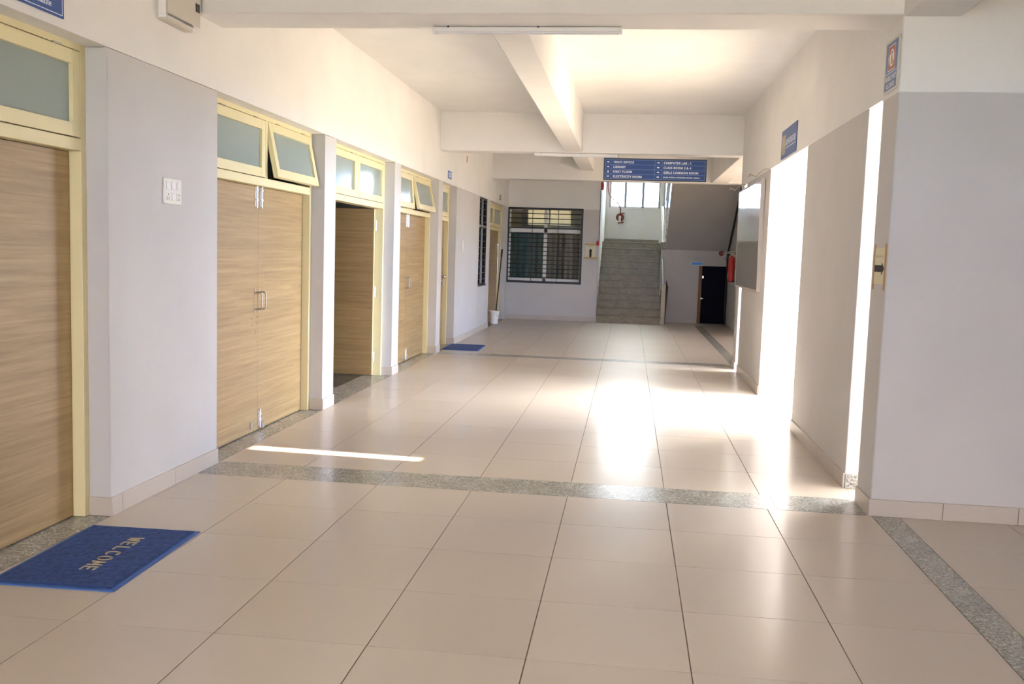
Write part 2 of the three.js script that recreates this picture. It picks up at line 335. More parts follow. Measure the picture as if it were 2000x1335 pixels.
// ------------------------------------------------------------------ barred side window on the left wall
{
  const w = struct('window_1'), z0 = -12.2, z1 = -11.27, y0 = 0.855, y1 = PAINT;
  part('outer_frame', merge([B(-0.05, -0.01, y0, y0 + 0.035, z0, z1), B(-0.05, -0.01, y1 - 0.03, y1, z0, z1), B(-0.05, -0.01, y0, y1, z0, z0 + 0.03), B(-0.05, -0.01, y0, y1, z1 - 0.03, z1)]), M.blackIron, w);
  part('mid_rail', B(-0.05, -0.012, 1.93, 1.965, z0, z1), M.dull, w);
  part('upright', B(-0.04, -0.012, y0, y1, -11.77, -11.70), M.sashMetal, w);
  for (let k = 0; k < 13; k++) part('bar', rod([-0.022, y0 + 0.11 + k * 0.118, z0], [-0.022, y0 + 0.11 + k * 0.118, z1], 0.006, 6), M.blackIron, w);
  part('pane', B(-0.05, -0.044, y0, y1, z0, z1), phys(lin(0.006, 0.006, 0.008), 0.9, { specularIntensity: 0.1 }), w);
  part('sill', B(-0.2, 0.012, y0 - 0.02, y0, z0 - 0.01, z1 + 0.01), M.strip, w);
}

// ------------------------------------------------------------------ right wall
{
  const w = struct('wall_right');
  const seg = (a, b, y0 = -0.1) => part('pier', R(XR, XRO, y0, PAINT, b, a, 0.006, 1), M.grey, w);
  seg(-0.67, -2.75); seg(-4.88, -6.95); seg(-7.25, -7.58);
  part('upper_band', B(XR - 0.003, XRO, PAINT - 0.005, SLAB + 0.01, -7.58, -0.34), M.white, w);
  part('pillar', R(XR, 5.06, -0.1, PAINT, -0.33, 0, 0.008, 1), M.grey, w);
  part('pillar_top', R(XR - 0.002, 5.06, PAINT - 0.015, SLAB + 0.01, -0.345, 0.004, 0.008, 1), M.white, w);
  const s = struct('baseboard_right');
  skirt(s, 'x-', XR, -2.75, -0.67); skirt(s, 'x-', XR, -6.95, -4.88); skirt(s, 'x-', XR, -7.58, -7.25, 0.4); skirt(s, 'x-', XR, -0.33, 0, 0.4);
  skirt(s, 'z+', 0, XR - 0.011, 5.07, 0.42);
  part('cement_patch', R(XR + 0.002, XRO - 0.03, 0, 0.095, -0.672, -0.657, 0.004, 1), M.strip, s, 'rough bare cement patch'); skirt(s, 'z+', -4.88, XR, XRO, 0.3);
  // rest of the lobby: wall beside the pillar, far right wall, front of the building
  const l = struct('wall_lobby');
  part('lower_wall', merge([B(5.06, 9, -0.1, PAINT, -0.25, -0.06), B(9, 9.25, -0.1, PAINT, -0.25, 9.2), B(-0.25, 0.8, -0.1, 2.6, 8.95, 9.2), B(4.2, 9, -0.1, 2.6, 8.95, 9.2)]), M.grey, l);
  part('upper_band', merge([B(5.06, 9, PAINT, SLAB + 0.01, -0.25, -0.06), B(9, 9.25, PAINT, SLAB + 0.01, -0.25, 9.2), B(-0.25, 9, 2.6, SLAB + 0.01, 8.95, 9.2)]), M.white, l);
  // side passage past the second beam
  const p = struct('wall_passage');
  part('lower_wall', merge([B(XRO, 8.2, -0.1, PAINT, -7.6, -7.4), B(8, 8.2, -0.1, PAINT, -9.2, -7.4), B(8, 8.2, -0.1, PAINT, -12.9, -10.8), B(8, 8.2, 1.95, PAINT, -10.8, -9.2), B(XE, 8.2, -0.1, PAINT, -12.95, -12.75)]), M.grey, p);
  part('upper_band', merge([B(XRO, 8.2, PAINT, SLAB + 0.01, -7.6, -7.4), B(8, 8.2, PAINT, SLAB + 0.01, -12.9, -7.4), B(XE, 8.2, PAINT, SLAB + 0.01, -12.95, -12.75)]), M.white, p);
}

// ------------------------------------------------------------------ back wall, stairwell
{
  const w = struct('wall_back');
  part('lower_wall', merge([B(-0.25, 0.005, -0.1, PAINT, BACK - 0.2, BACK), B(1.66, 2.03, -0.1, PAINT, BACK - 0.2, BACK), B(0.005, 1.66, -0.1, 0.85, BACK - 0.2, BACK)]), M.grey, w);
  part('upper_band', B(-0.25, 2.03, PAINT, SLAB + 0.01, BACK - 0.2, BACK + 0.003), M.white, w);
  const s = struct('baseboard_back');
  skirt(s, 'z+', BACK, 0, 2.02);
  struct('wall_stair_left', B(1.85, 2.03, -0.1, 6.5, SHAFT - 0.2, BACK - 0.01), M.white);
  struct('wall_stair_right', merge([B(XE, XE + 0.2, -0.1, 6.5, SHAFT - 0.2, -13.45), B(XE, XE + 0.2, -0.1, SLAB, -13.45, -12.7)]), M.grey);
  struct('wall_stair_window', merge([B(2.03, XE, -0.1, 2.75, SHAFT - 0.2, SHAFT), B(2.03, 2.12, 2.75, 6.5, SHAFT - 0.2, SHAFT), B(3.46, 3.54, 2.75, 6.5, SHAFT - 0.2, SHAFT), B(4.7, XE, 2.75, 6.5, SHAFT - 0.2, SHAFT), B(2.03, XE, 4.5, 6.5, SHAFT - 0.2, SHAFT)]), M.white);
  struct('wall_stair_front', merge([B(1.85, 3.43, UP, 6.5, BACK - 0.2, BACK), B(3.43, XE, UP, 6.5, -13.45, -13.25), B(3.33, 3.43, UP, 6.5, BACK, -13.25)]), M.white);
  struct('ceiling', B(1.85, XE + 0.2, 6.5, 6.7, SHAFT - 0.2, -13.25), M.white);
  struct('wall_under_stair', B(3.43, XE, -0.1, 1.68, UNDER - 0.12, UNDER), M.grey);
}
{
  const s = struct('staircase');
  for (let k = 0; k < 12; k++) {
    const z = BACK - k * GO, y = (k + 1) * RISE;
    part('step', merge([B(2.03, 3.45, k * RISE - (k ? 0.02 : 0), y - 0.028, z - GO - 0.03, z), R(2.03, 3.46, y - 0.03, y, z - GO - 0.03, z + 0.028, 0.008, 2)]), M.step, s);
  }
  const zT = BACK - 11 * GO;
  part('flight_base', (() => { const sh = new THREE.Shape([[0, 0], [0, 0.02], [11 * GO, 11 * RISE - 0.02], [11 * GO, 0]].map((q) => new THREE.Vector2(...q))); const g = new THREE.ExtrudeGeometry(sh, { depth: 1.39, bevelEnabled: false }); g.rotateY(Math.PI / 2); g.translate(2.04, 0, BACK - 0.02); return uvBox(g); })(), M.grey, s);
  part('landing', merge([B(2.03, XE, LAND - 0.17, LAND - 0.001, SHAFT, zT - 0.02), B(3.45, XE, LAND - 0.17, LAND - 0.001, zT - 0.02, UNDER)]), M.step, s);
  part('landing_skirting', B(2.03, 3.46, LAND, LAND + 0.1, SHAFT, SHAFT + 0.012), M.step, s);
  // upper flight coming back over the passage: its underside is the sloping grey ceiling
  const n = 12, run = 2.75, y0 = LAND, y1 = UP;
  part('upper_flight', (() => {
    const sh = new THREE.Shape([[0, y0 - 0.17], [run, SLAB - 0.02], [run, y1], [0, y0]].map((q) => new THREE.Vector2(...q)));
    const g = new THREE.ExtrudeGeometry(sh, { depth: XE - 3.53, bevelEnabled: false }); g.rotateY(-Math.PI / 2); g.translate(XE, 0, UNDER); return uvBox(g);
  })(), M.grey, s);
  for (let k = 0; k < 12; k++) part('step', B(3.53, XE, y0 + k * 0.151 - 0.01, y0 + (k + 1) * 0.151, UNDER + k * 0.229, UNDER + (k + 1) * 0.229), M.step, s);
  // plastered edge of the lower flight where the railing stands
  part('stringer', (() => { const sh = new THREE.Shape([[0, 0], [0, 0.2], [2.75, 1.86], [2.75, 1.6], [0.3, 0]].map((q) => new THREE.Vector2(...q))); const g = new THREE.ExtrudeGeometry(sh, { depth: 0.07, bevelEnabled: false }); g.rotateY(Math.PI / 2); g.translate(3.455, 0, BACK - 0.02); return uvBox(g); })(), M.step, s);
}
{ // railing
  const r = thing('stair_railing', 'steel stair railing with pale newel post at foot of granite steps', 'railing', [3.49, 0, BACK]);
  part('newel_post', R(-0.045, 0.045, 0, 0.88, -0.07, 0.02, 0.008, 2), mat(lin(0.55, 0.50, 0.40), 0.5), r);
  part('handrail', tube([[-0.01, 0.87, -0.02], [-0.01, 0.9, -0.06], [-0.01, 2.66, -2.8], [-0.01, 2.72, -2.95]], 0.024, 40, 10), M.steel, r);
  part('mid_rail', tube([[0.0, 0.5, -0.06], [0.0, 2.2, -2.75]], 0.012, 8, 8), M.steel, r);
  for (let k = 1; k < 11; k++) part('baluster', rod([0, 0.12 + k * RISE, -0.13 - k * GO], [0, 0.86 + k * 0.1605, -0.13 - k * GO], 0.012, 8), M.steel, r);
  const u = thing('stair_railing', 'dark steel railing on the upper flight above the sloping grey soffit', 'railing', [3.5, LAND, UNDER]);
  part('handrail', tube([[0, 0.95, -0.1], [0, 2.75, 2.7]], 0.022, 24, 10), M.steel, u);
  for (let k = 0; k < 11; k++) part('baluster', rod([0, k * 0.151 + 0.1, 0.1 + k * 0.229], [0, 1.0 + k * 0.151, 0.1 + k * 0.229], 0.011, 8), M.steel, u);
}
// stair landing windows
function landingWindow(name, xs) {
  const w = struct(name), y0 = 2.75, y1 = 4.5, z = SHAFT - 0.12;
  for (const x of xs) part('mullion', B(x - 0.032, x + 0.032, y0, y1, z - 0.03, z + 0.04), M.sashMetal, w);
  part('rail', B(xs[0], xs.at(-1), y0, y0 + 0.04, z - 0.02, z + 0.03), M.aluminium, w);
  part('rail', B(xs[0], xs.at(-1), y1 - 0.04, y1, z - 0.02, z + 0.03), M.aluminium, w);
  for (let i = 0; i + 1 < xs.length; i++) part('pane', B(xs[i], xs[i + 1], y0, y1, z, z + 0.004), M.glass, w);
  part('sill', B(xs[0], xs.at(-1), y0 - 0.03, y0, SHAFT - 0.2, SHAFT + 0.02), M.white, w);
}
landingWindow('window_2', [2.14, 2.546, 3.007, 3.44]);
landingWindow('window_3', [3.56, 4.1, 4.68]);

// ------------------------------------------------------------------ big barred window in the back wall
{
  const w = struct('window_4'), z = BACK, x0 = 0.005, x1 = 1.66, y0 = 0.85, y1 = PAINT, zf = z - 0.08, yr = 2.03;
  const fr = (a, b, c, d) => B(a, b, c, d, zf - 0.04, zf);
  part('outer_frame', merge([fr(x0, x1, y0, y0 + 0.07), fr(x0, x1, y1 - 0.03, y1), fr(x0, x0 + 0.05, y0, y1), fr(x1 - 0.05, x1, y0, y1)]), M.pvc, w);
  part('transom_rail', fr(x0, x1, yr - 0.09, yr), M.pvc, w);
  part('mullion', fr(0.80, 0.875, y0, y1), M.pvc, w);
  for (const [a, b] of [[x0 + 0.05, 0.80], [0.875, x1 - 0.05]]) { part('pane', B(a, b, y0 + 0.07, yr - 0.09, zf - 0.024, zf - 0.02), M.glass, w); part('pane', B(a, b, yr, y1 - 0.03, zf - 0.024, zf - 0.02), M.glass, w); }
  const g = part('grille_frame', merge([R(x0 - 0.02, x1 + 0.01, y0 - 0.035, y0 + 0.015, z - 0.012, z + 0.014, 0.003, 1), R(x0 - 0.02, x1 + 0.01, y1 - 0.03, y1 + 0.015, z - 0.012, z + 0.014, 0.003, 1), R(x0 - 0.02, x0 + 0.025, y0, y1, z - 0.012, z + 0.014, 0.003, 1), R(x1 - 0.035, x1 + 0.01, y0, y1, z - 0.012, z + 0.014, 0.003, 1), R(x0, x1, yr - 0.01, yr + 0.018, z - 0.01, z + 0.012, 0.003, 1)]), M.blackIron, w);
  for (let k = 1; k <= 3; k++) part('bar', rod([x0, yr + k * 0.108, z], [x1, yr + k * 0.108, z], 0.0105, 6), M.blackIron, g);
  for (let k = 1; k <= 11; k++) part('bar', rod([x0, y0 + k * 0.0965, z], [x1, y0 + k * 0.0965, z], 0.0105, 6), M.blackIron, g);
  for (const x of [0.55, 1.12]) part('bar', rod([x, y0, z + 0.004], [x, y1, z + 0.004], 0.0075, 6), M.blackIron, g);
  // room behind with drawn curtains
  const room = struct('wall_store_room');
  part('room_shell', merge([B(-0.25, 1.85, -0.1, 2.2, -18.6, -18.4), B(-0.25, 0.1, 2.2, SLAB, -18.6, -18.4), B(1.2, 1.85, 2.2, SLAB, -18.6, -18.4), B(0.1, 1.2, 3.1, SLAB, -18.6, -18.4), B(-0.25, -0.05, -0.1, SLAB, -18.4, BACK - 0.2), B(-0.05, 1.85, -0.12, -0.02, -18.4, BACK - 0.2)]), M.grey, room);
  const sw = struct('window_6'); part('pane', B(0.1, 1.2, 2.2, 3.1, -18.5, -18.496), phys(lin(0.62, 0.55, 0.42), 0.8, { transmission: 0.35, thickness: 0 }), sw); part('mullion', B(0.63, 0.67, 2.2, 3.1, -18.53, -18.47), M.pvc, sw);
  const drape = (x0, x1, folds, s) => {
    const pts = [], n = 90; for (let i = 0; i <= n; i++) { const t = i / n; pts.push(new THREE.Vector2(x0 + (x1 - x0) * t, 0.03 * Math.sin(t * folds * Math.PI * 2 + s) + 0.012 * Math.sin(t * folds * 4.3 + s * 2))); }
    const sh = new THREE.Shape([...pts, ...pts.slice().reverse().map((p) => new THREE.Vector2(p.x, p.y - 0.004))]);
    const g = new THREE.ExtrudeGeometry(sh, { depth: 1.25, bevelEnabled: false }); g.rotateX(-Math.PI / 2); g.translate(0, 0.78, BACK - 0.30); return uvBox(g);
  };
  solo('curtain', 'teal curtain drawn behind left pane of the barred back window', 'curtain', drape(0.0, 0.835, 6, 0.3), M.teal);
  solo('curtain', 'dark brown curtain behind right pane of the barred back window', 'curtain', drape(0.842, 1.68, 7, 1.1), M.curtain);
}

// ------------------------------------------------------------------ rooms behind the left wall
{
  const h = struct('wall_hall');
  part('hall_shell', merge([B(-8.3, -8.1, -0.1, SLAB, -16.2, 9.2), B(-8.3, -0.25, -0.1, SLAB, 9, 9.2),
    B(-8.1, -3.6, -0.1, SLAB, -16.2, -16), B(-2.95, -0.25, -0.1, SLAB, -16.2, -16), B(-3.6, -2.95, -0.1, 2.75, -16.2, -16), B(-3.6, -2.95, 3.3, SLAB, -16.2, -16),
    B(-8.1, -0.25, -0.1, SLAB, -0.2, -0.05)]), M.white, h);
  struct('floor', B(-8.1, -0.25, -0.1, -0.004, -16, 9), M.hallFloor);
  const w = struct('window_5');
  part('outer_frame', merge([B(-3.6, -2.95, 2.75, 2.79, -16.12, -16.06), B(-3.6, -2.95, 3.26, 3.3, -16.12, -16.06), B(-3.29, -3.26, 2.75, 3.3, -16.12, -16.06)]), M.pvc, w);
  part('pane', B(-3.6, -2.95, 2.75, 3.3, -16.1, -16.095), M.glass, w);
}

// ------------------------------------------------------------------ outside: court beyond the right wall
struct('ground', B(-40, 60, -0.3, -0.1, -60, 60), M.concrete);
{
  solo('rain_pipe', 'grey rain pipe behind the near right pillar', 'pipe', rod([5.13, -0.1, -0.415], [5.13, 3.4, -0.415], 0.085, 16), M.pvc);
  solo('screen_wall', 'low plastered screen wall outside the narrow right opening', 'wall', B(5.5, 5.6, -0.1, 2.37, -0.85, -0.3), M.white);
  struct('compound_wall', B(-14, 13, -0.1, 1.8, 24, 24.25), M.white);
  const nb = struct('neighbour_building'); part('block', B(13, 20, -0.1, 12, 4, 40), M.white, nb);
  const c = thing('water_tank', 'overhead water tank on tall posts beyond the open court', 'tank', [20, 0, -4.15]);
  part('tank', R(-1, 1, 8.65, 11.5, -2.6, 2.6, 0.15, 3), M.white, c);
  for (const [x, z] of [[-0.8, -2.3], [0.8, -2.3], [-0.8, 2.3], [0.8, 2.3]]) part('post', rod([x, -0.1, z], [x, 8.7, z], 0.14, 12), M.pvc, c);
}

// ------------------------------------------------------------------ lamps (switched off) under the beams
function batten(x0, x1, y, z, label) {
  const l = thing('tube_light', label, 'lamp', [(x0 + x1) / 2, y, z], 'battens under the beams'), w = (x1 - x0) / 2;
  part('housing', R(-w, w, -0.028, 0, -0.014, 0.014, 0.004, 2), M.pvc, l);
  part('diffuser', R(-w + 0.012, w - 0.012, -0.042, -0.026, -0.013, 0.015, 0.006, 3), mat(lin(0.72, 0.72, 0.76), 0.3), l);
  for (const s of [-1, 1]) { part('end_cap', R(s * w - 0.006, s * w + 0.006, -0.043, 0.0, -0.016, 0.017, 0.003, 2), M.pvc, l); }
  for (const q of [-0.85, 0.12]) part('clip', R(q * w - 0.005, q * w + 0.005, -0.006, 0.006, 0.008, 0.02, 0.002, 1), M.black, l);
  return l;
}
batten(1.435, 2.605, BEAM - 0.003, -0.31, 'unlit white batten light under the beam nearest the camera');
batten(1.33, 2.48, BEAM - 0.003, -7.70, 'unlit white batten light under the far beam, beside the blue directory board');

// ------------------------------------------------------------------ left wall fittings
{
  const s = thing('switchboard', 'white switchboard with switches and sockets on the grey wall by the near door', 'switch', [0, 1.778, 0.325]);
  part('plate', R(0, 0.012, -0.075, 0.075, -0.107, 0.107, 0.004, 2), M.plastic, s);
  const sw = (z, y) => part('switch', R(0.012, 0.017, y - 0.023, y + 0.023, z - 0.022, z + 0.022, 0.002, 2), M.pvc, s);
  sw(0.065, 0.033); sw(0.0, 0.033); sw(-0.065, 0.033); sw(-0.005, -0.032);
  for (const z of [0.065, -0.068]) {
    const k = part('socket', R(0.012, 0.0145, -0.056, -0.008, z - 0.024, z + 0.024, 0.002, 2), M.plastic, s);
    for (const [a, b, r] of [[0, 0.013, 0.0045], [-0.009, -0.002, 0.0025], [0.009, -0.002, 0.0025], [-0.009, -0.014, 0.0035], [0.009, -0.014, 0.0035]]) part('pin_hole', new THREE.CylinderGeometry(r, r, 0.001, 10).rotateZ(Math.PI / 2).translate(0.0148, -0.032 + b, z + a), M.black, k);
  }
  const f = thing('switchboard', 'small pale switch plate on the left wall before the barred side window', 'switch', [0, 1.56, -9.55]);
  part('plate', R(0, 0.01, -0.09, 0.09, -0.06, 0.06, 0.003, 2), M.plastic, f);
  for (const y of [-0.04, 0.04]) part('switch', R(0.01, 0.015, y - 0.02, y + 0.02, -0.03, 0.03, 0.002, 1), M.pvc, f);
}
{ // distribution box up by the beam
  const b = thing('distribution_box', 'grey metal electrical box with a loose door high on the left wall', 'box', [0, 2.745, 0.30]);
  part('body', merge([R(0, 0.05, 0.02, 0.5, 0.165, 0.18, 0.003, 1), R(0, 0.05, 0.02, 0.5, -0.18, -0.165, 0.003, 1), R(0, 0.05, 0.0, 0.02, -0.18, 0.18, 0.003, 1), B(0, 0.01, 0.02, 0.5, -0.165, 0.165)]), M.pvc, b);
  const d = part('door', R(0.055, 0.062, 0.03, 0.5, -0.215, 0.175, 0.003, 1), M.box, b);
  d.rotation.y = -0.03;
  part('lock', R(0.062, 0.067, 0.115, 0.165, -0.20, -0.155, 0.003, 1), M.black, d, 'black square lock');
  part('flap', R(0.005, 0.06, -0.012, 0.006, -0.13, 0.18, 0.002, 1), M.box, b);
  solo('cable_trunking', 'white plastic cable trunking running down beside the electrical box', 'trunking', R(0, 0.03, 2.87, SLAB, -0.005, 0.045, 0.003, 1), M.pvc);
}
{
  const s = thing('wall_sign', 'large blue sign with white border above the nearest door', 'sign', [0, 0, 0]);
  part('board', R(0.003, 0.009, 2.513, 2.87, 1.398, 2.35, 0.002, 1), M.blue, s);
  print('print', s, 'x+', 0.0097, 2.35, 1.398, 2.513, 2.87, canvas(1024, 376, (c, w, h) => {
    c.fillStyle = '#2c4f93'; c.fillRect(0, 0, w, h); c.strokeStyle = '#dfe6f5'; c.lineWidth = 4; c.strokeRect(14, 14, w - 28, h - 28);
    c.fillStyle = '#f0f2f8'; c.font = 'bold 37px serif'; c.textAlign = 'right'; c.fillText('. - Pidilite', w - 104, h - 38);
  }));
}
{
  const s = thing('room_sign', 'small blue framed room sign above the single door', 'sign', [0, 0, 0]);
  part('board', R(0.003, 0.008, 2.54, 2.655, -8.45, -8.17, 0.002, 1), M.blue, s);
  print('print', s, 'x+', 0.0087, -8.17, -8.45, 2.54, 2.655, canvas(256, 110, (c, w, h) => { c.fillStyle = '#4a5a96'; c.fillRect(0, 0, w, h); c.fillStyle = '#b4b9c8'; c.fillRect(40, 22, w - 70, h - 48); c.fillStyle = '#5a689c'; for (let k = 0; k < 5; k++) c.fillRect(58 + k * 30, 40, 14, 28); }));
  const f = thing('room_sign', 'tiny grey room plate above the farthest left door', 'sign', [0, 0, 0]);
  part('board', R(0.003, 0.008, 2.55, 2.66, -14.0, -13.75, 0.002, 1), mat(lin(0.20, 0.22, 0.24), 0.5), f);
  part('centre', R(0.008, 0.0095, 2.575, 2.635, -13.94, -13.81, 0.001, 1), mat(lin(0.42, 0.43, 0.42), 0.5), f);
  solo('tape_strip', 'short orange strip stuck high on the left wall past the far beam', 'tape', R(0.003, 0.009, 2.925, 3.025, -9.79, -9.74, 0.002, 1), M.orange);
}

// ------------------------------------------------------------------ door mats
function doormat(x0, x1, z0, z1, skew, label, text) {
  const m = thing('doormat', label, 'doormat', [(x0 + x1) / 2, 0, (z0 + z1) / 2]), w = (x1 - x0) / 2, d = (z1 - z0) / 2;
  m.rotation.y = skew;
  part('backing', R(-w, w, 0, 0.006, -d, d, 0.002, 1), M.matEdge, m);
  part('pile', R(-w + 0.022, w - 0.022, 0.003, 0.013, -d + 0.022, d - 0.022, 0.004, 1), M.matBlue, m);
  return m;
}
const m1 = doormat(0.02, 0.6, 1.19, 2.06, 0.03, 'blue welcome mat with pale letters before the nearest door');
const m2 = doormat(-0.04, 0.53, -9.0, -8.12, 0.02, 'plain blue mat before the far single door');
{ // WELCOME, letter by letter as raised strokes, read from the door side
  const S = { W: [[0, 1, 0.25, 0], [0.25, 0, 0.5, 0.8], [0.5, 0.8, 0.75, 0], [0.75, 0, 1, 1]], E: [[0, 0, 0, 1], [0, 0, 0.8, 0], [0, 0.5, 0.65, 0.5], [0, 1, 0.8, 1]], L: [[0, 0, 0, 1], [0, 0, 0.8, 0]],
    M: [[0, 0, 0.1, 1], [0.1, 1, 0.5, 0.25], [0.5, 0.25, 0.9, 1], [0.9, 1, 1, 0]] };
  const arc = (a, b) => { const o = []; for (let k = 0; k < 14; k++) { const t = a + (b - a) * k / 14, u = a + (b - a) * (k + 1) / 14; o.push([0.5 + 0.5 * Math.cos(t), 0.5 + 0.5 * Math.sin(t), 0.5 + 0.5 * Math.cos(u), 0.5 + 0.5 * Math.sin(u)]); } return o; };
  S.C = arc(0.9, 5.4); S.O = arc(0, Math.PI * 2);
  const H = 0.062, W = 0.048, P = 0.072;
  [...'WELCOME'].forEach((ch, i) => {
    const strokes = S[ch].map(([a, b, c, d]) => {
      // reading direction runs towards the camera (+z), letter tops point to the corridor (+x)
      const p = (u, v) => [0.02 + v * H, -0.245 + i * P + u * W], [ax, az] = p(a, b), [cx, cz] = p(c, d), l = Math.hypot(cx - ax, cz - az) + 0.006;
      const g = new THREE.BoxGeometry(l, 0.004, 0.0075); g.rotateY(-Math.atan2(cz - az, cx - ax)); return g.translate((ax + cx) / 2, 0.0145, (az + cz) / 2);
    });
    part('letter', merge(strokes), M.matText, m1);
  });
}

// ------------------------------------------------------------------ blue directory board under the far beam
{
  const s = thing('directory_board', 'blue directory board with white arrows and room names hanging under the far beam', 'sign', [0, 0, -7.74]);
  part('board', R(2.302, 3.722, 2.533, 2.838, -0.012, 0.012, 0.003, 1), mat(lin(0.02, 0.05, 0.13), 0.5), s);
  for (const x of [2.5, 3.5]) part('hanger', rod([x, 2.83, 0], [x, BEAM + 0.01, 0], 0.006, 8), M.steel, s);
  print('print', s, 'z+', 0.0127, 2.302, 3.722, 2.533, 2.838, canvas(1704, 366, (c, w, h) => {
    c.fillStyle = '#142645'; c.fillRect(0, 0, w, h); c.fillStyle = '#113a80'; c.fillRect(22, 22, w - 44, h - 44);
    c.strokeStyle = '#8198bd'; c.lineWidth = 5; c.strokeRect(26, 26, w - 52, h - 52);
    const rows = [26, 105, 184, 262, 340];
    c.lineWidth = 4; for (const y of rows.slice(1, 4)) { c.beginPath(); c.moveTo(26, y); c.lineTo(w - 26, y); c.stroke(); }
    for (const x of [128, 850, 968]) { c.beginPath(); c.moveTo(x, 26); c.lineTo(x, h - 26); c.stroke(); }
    c.fillStyle = '#e8ecf2'; c.textBaseline = 'middle';
    const arrow = (x, y, a) => { c.save(); c.translate(x, y); c.rotate(a); c.beginPath(); c.moveTo(22, 0); c.lineTo(4, -16); c.lineTo(4, -8); c.lineTo(-22, -8); c.lineTo(-22, 8); c.lineTo(4, 8); c.lineTo(4, 16); c.closePath(); c.fill(); c.restore(); };
    ['TRUST OFFICE', 'LIBRARY', 'FIRST FLOOR', 'ELECTRICITY ROOM'].forEach((t, i) => { const y = (rows[i] + rows[i + 1]) / 2; c.font = 'bold 52px sans-serif'; c.fillText(t, 158, y + 2); arrow(77, y, i === 2 ? -Math.PI / 2 : 0); });
    ['COMPUTER LAB : 1', 'CLASS ROOM 3 & 4', 'GIRLS COMMON ROOM', 'WASH ROOM & DRINKING WATER ( GIRLS )'].forEach((t, i) => { const y = (rows[i] + rows[i + 1]) / 2; c.font = i === 3 ? 'bold 30px sans-serif' : 'bold 52px sans-serif'; c.fillText(t, 994, y + 2, 670); arrow(909, y, 0); });
  }));
}

// ------------------------------------------------------------------ right wall fittings
{
  const s = thing('wall_sign', 'blue sign with a picture above the wide bright opening', 'sign', [0, 0, 0]);
  part('board', R(XR - 0.01, XR - 0.003, 2.49, 2.765, -4.165, -3.305, 0.002, 1), M.blue, s);
  print('print', s, 'x-', XR - 0.0107, -4.165, -3.305, 2.49, 2.765, canvas(960, 307, (c, w, h) => {
    c.fillStyle = '#4c6294'; c.fillRect(0, 0, w, h);
    c.fillStyle = '#a59c80'; c.fillRect(40, 60, 230, 205);
    for (let k = 0; k < 15; k++) { const a = k / 14 * Math.PI; c.strokeStyle = k % 2 ? '#877d60' : '#c9c1a6'; c.lineWidth = 11; c.beginPath(); c.moveTo(155 + 28 * Math.cos(a), 170 - 18 * Math.sin(a)); c.lineTo(155 + 108 * Math.cos(a), 170 - 92 * Math.sin(a)); c.stroke(); }
    for (let r = 0; r < 4; r++) { c.strokeStyle = '#8f8668'; c.lineWidth = 6; c.beginPath(); c.arc(155, 178, 26 + r * 22, 0.2, Math.PI - 0.2); c.stroke(); }
    c.fillStyle = '#dfe2e6'; c.font = 'bold 92px sans-serif'; c.textBaseline = 'alphabetic'; c.fillText('AMPHITHEATRE', 290, 185, 620); c.fillRect(285, 206, 630, 9);
  }));
  const m = thing('notice_sheet', 'framed blue notice with a crossed-out phone on the near right pillar', 'sign', [0, 0, 0]);
  part('backing', R(XR - 0.012, XR - 0.003, 2.485, 2.785, -0.285, -0.01, 0.003, 1), mat(lin(0.62, 0.60, 0.56), 0.4), m);
  print('print', m, 'x-', XR - 0.0127, -0.285, -0.01, 2.485, 2.785, canvas(512, 560, (c, w, h) => {
    c.fillStyle = '#c9c3b9'; c.fillRect(0, 0, w, h); c.fillStyle = '#3d5a92'; c.fillRect(26, 26, w - 52, h - 52);
    c.fillStyle = '#d6d6d6'; c.fillRect(120, 62, 270, 270); c.fillStyle = '#8e3a35'; c.fillRect(130, 72, 250, 250);
    c.fillStyle = '#e6e0d8'; c.beginPath(); c.arc(255, 197, 108, 0, 7); c.fill();
    c.fillStyle = '#3a4346'; c.fillRect(222, 128, 66, 138); c.fillStyle = '#cfd4cf'; c.fillRect(231, 145, 48, 60); for (let i = 0; i < 9; i++) c.fillRect(232 + (i % 3) * 17, 214 + Math.floor(i / 3) * 16, 11, 9);
    c.strokeStyle = '#b23a33'; c.lineWidth = 17; c.beginPath(); c.arc(255, 197, 100, 0, 7); c.stroke(); c.beginPath(); c.moveTo(184, 126); c.lineTo(326, 268); c.stroke();
    c.fillStyle = '#d6dae2'; c.fillRect(40, 350, w - 80, 8); c.textAlign = 'center'; c.font = 'bold 74px sans-serif'; c.fillText('MOBILE NOT', w / 2, 436, 420); c.fillText('ALLOWED', w / 2, 516, 330);
  }));
}
const scrawl = (c, x, y, w, n) => { let s = 3; const r = () => (s = (s * 16807) % 2147483647) / 2147483647; c.strokeStyle = '#45433a'; c.lineWidth = 5; for (let k = 0; k < n; k++) { const q = x + w * k / n; c.beginPath(); c.moveTo(q, y + r() * 8); c.bezierCurveTo(q + r() * 26, y + 34, q - 12 + r() * 20, y + 12, q + w / n * 0.7, y + 26 + r() * 10); if (k % 2) { c.moveTo(q + 12, y - 8); c.lineTo(q + 12, y + 34); } c.stroke(); } };
const arrowPaper = (up) => canvas(420, 420, (c, w, h) => {
  c.fillStyle = '#d9d2b4'; c.fillRect(0, 0, w, h); c.fillStyle = '#1c1d22';
  if (up) { scrawl(c, 90, 24, 250, 7); c.fillRect(165, 190, 92, 210); c.beginPath(); c.moveTo(211, 118); c.lineTo(285, 205); c.lineTo(137, 205); c.closePath(); c.fill(); }
  else { scrawl(c, 40, 78, 340, 7); c.fillRect(0, 200, 300, 78); c.beginPath(); c.moveTo(405, 239); c.lineTo(292, 160); c.lineTo(292, 318); c.closePath(); c.fill(); }
});
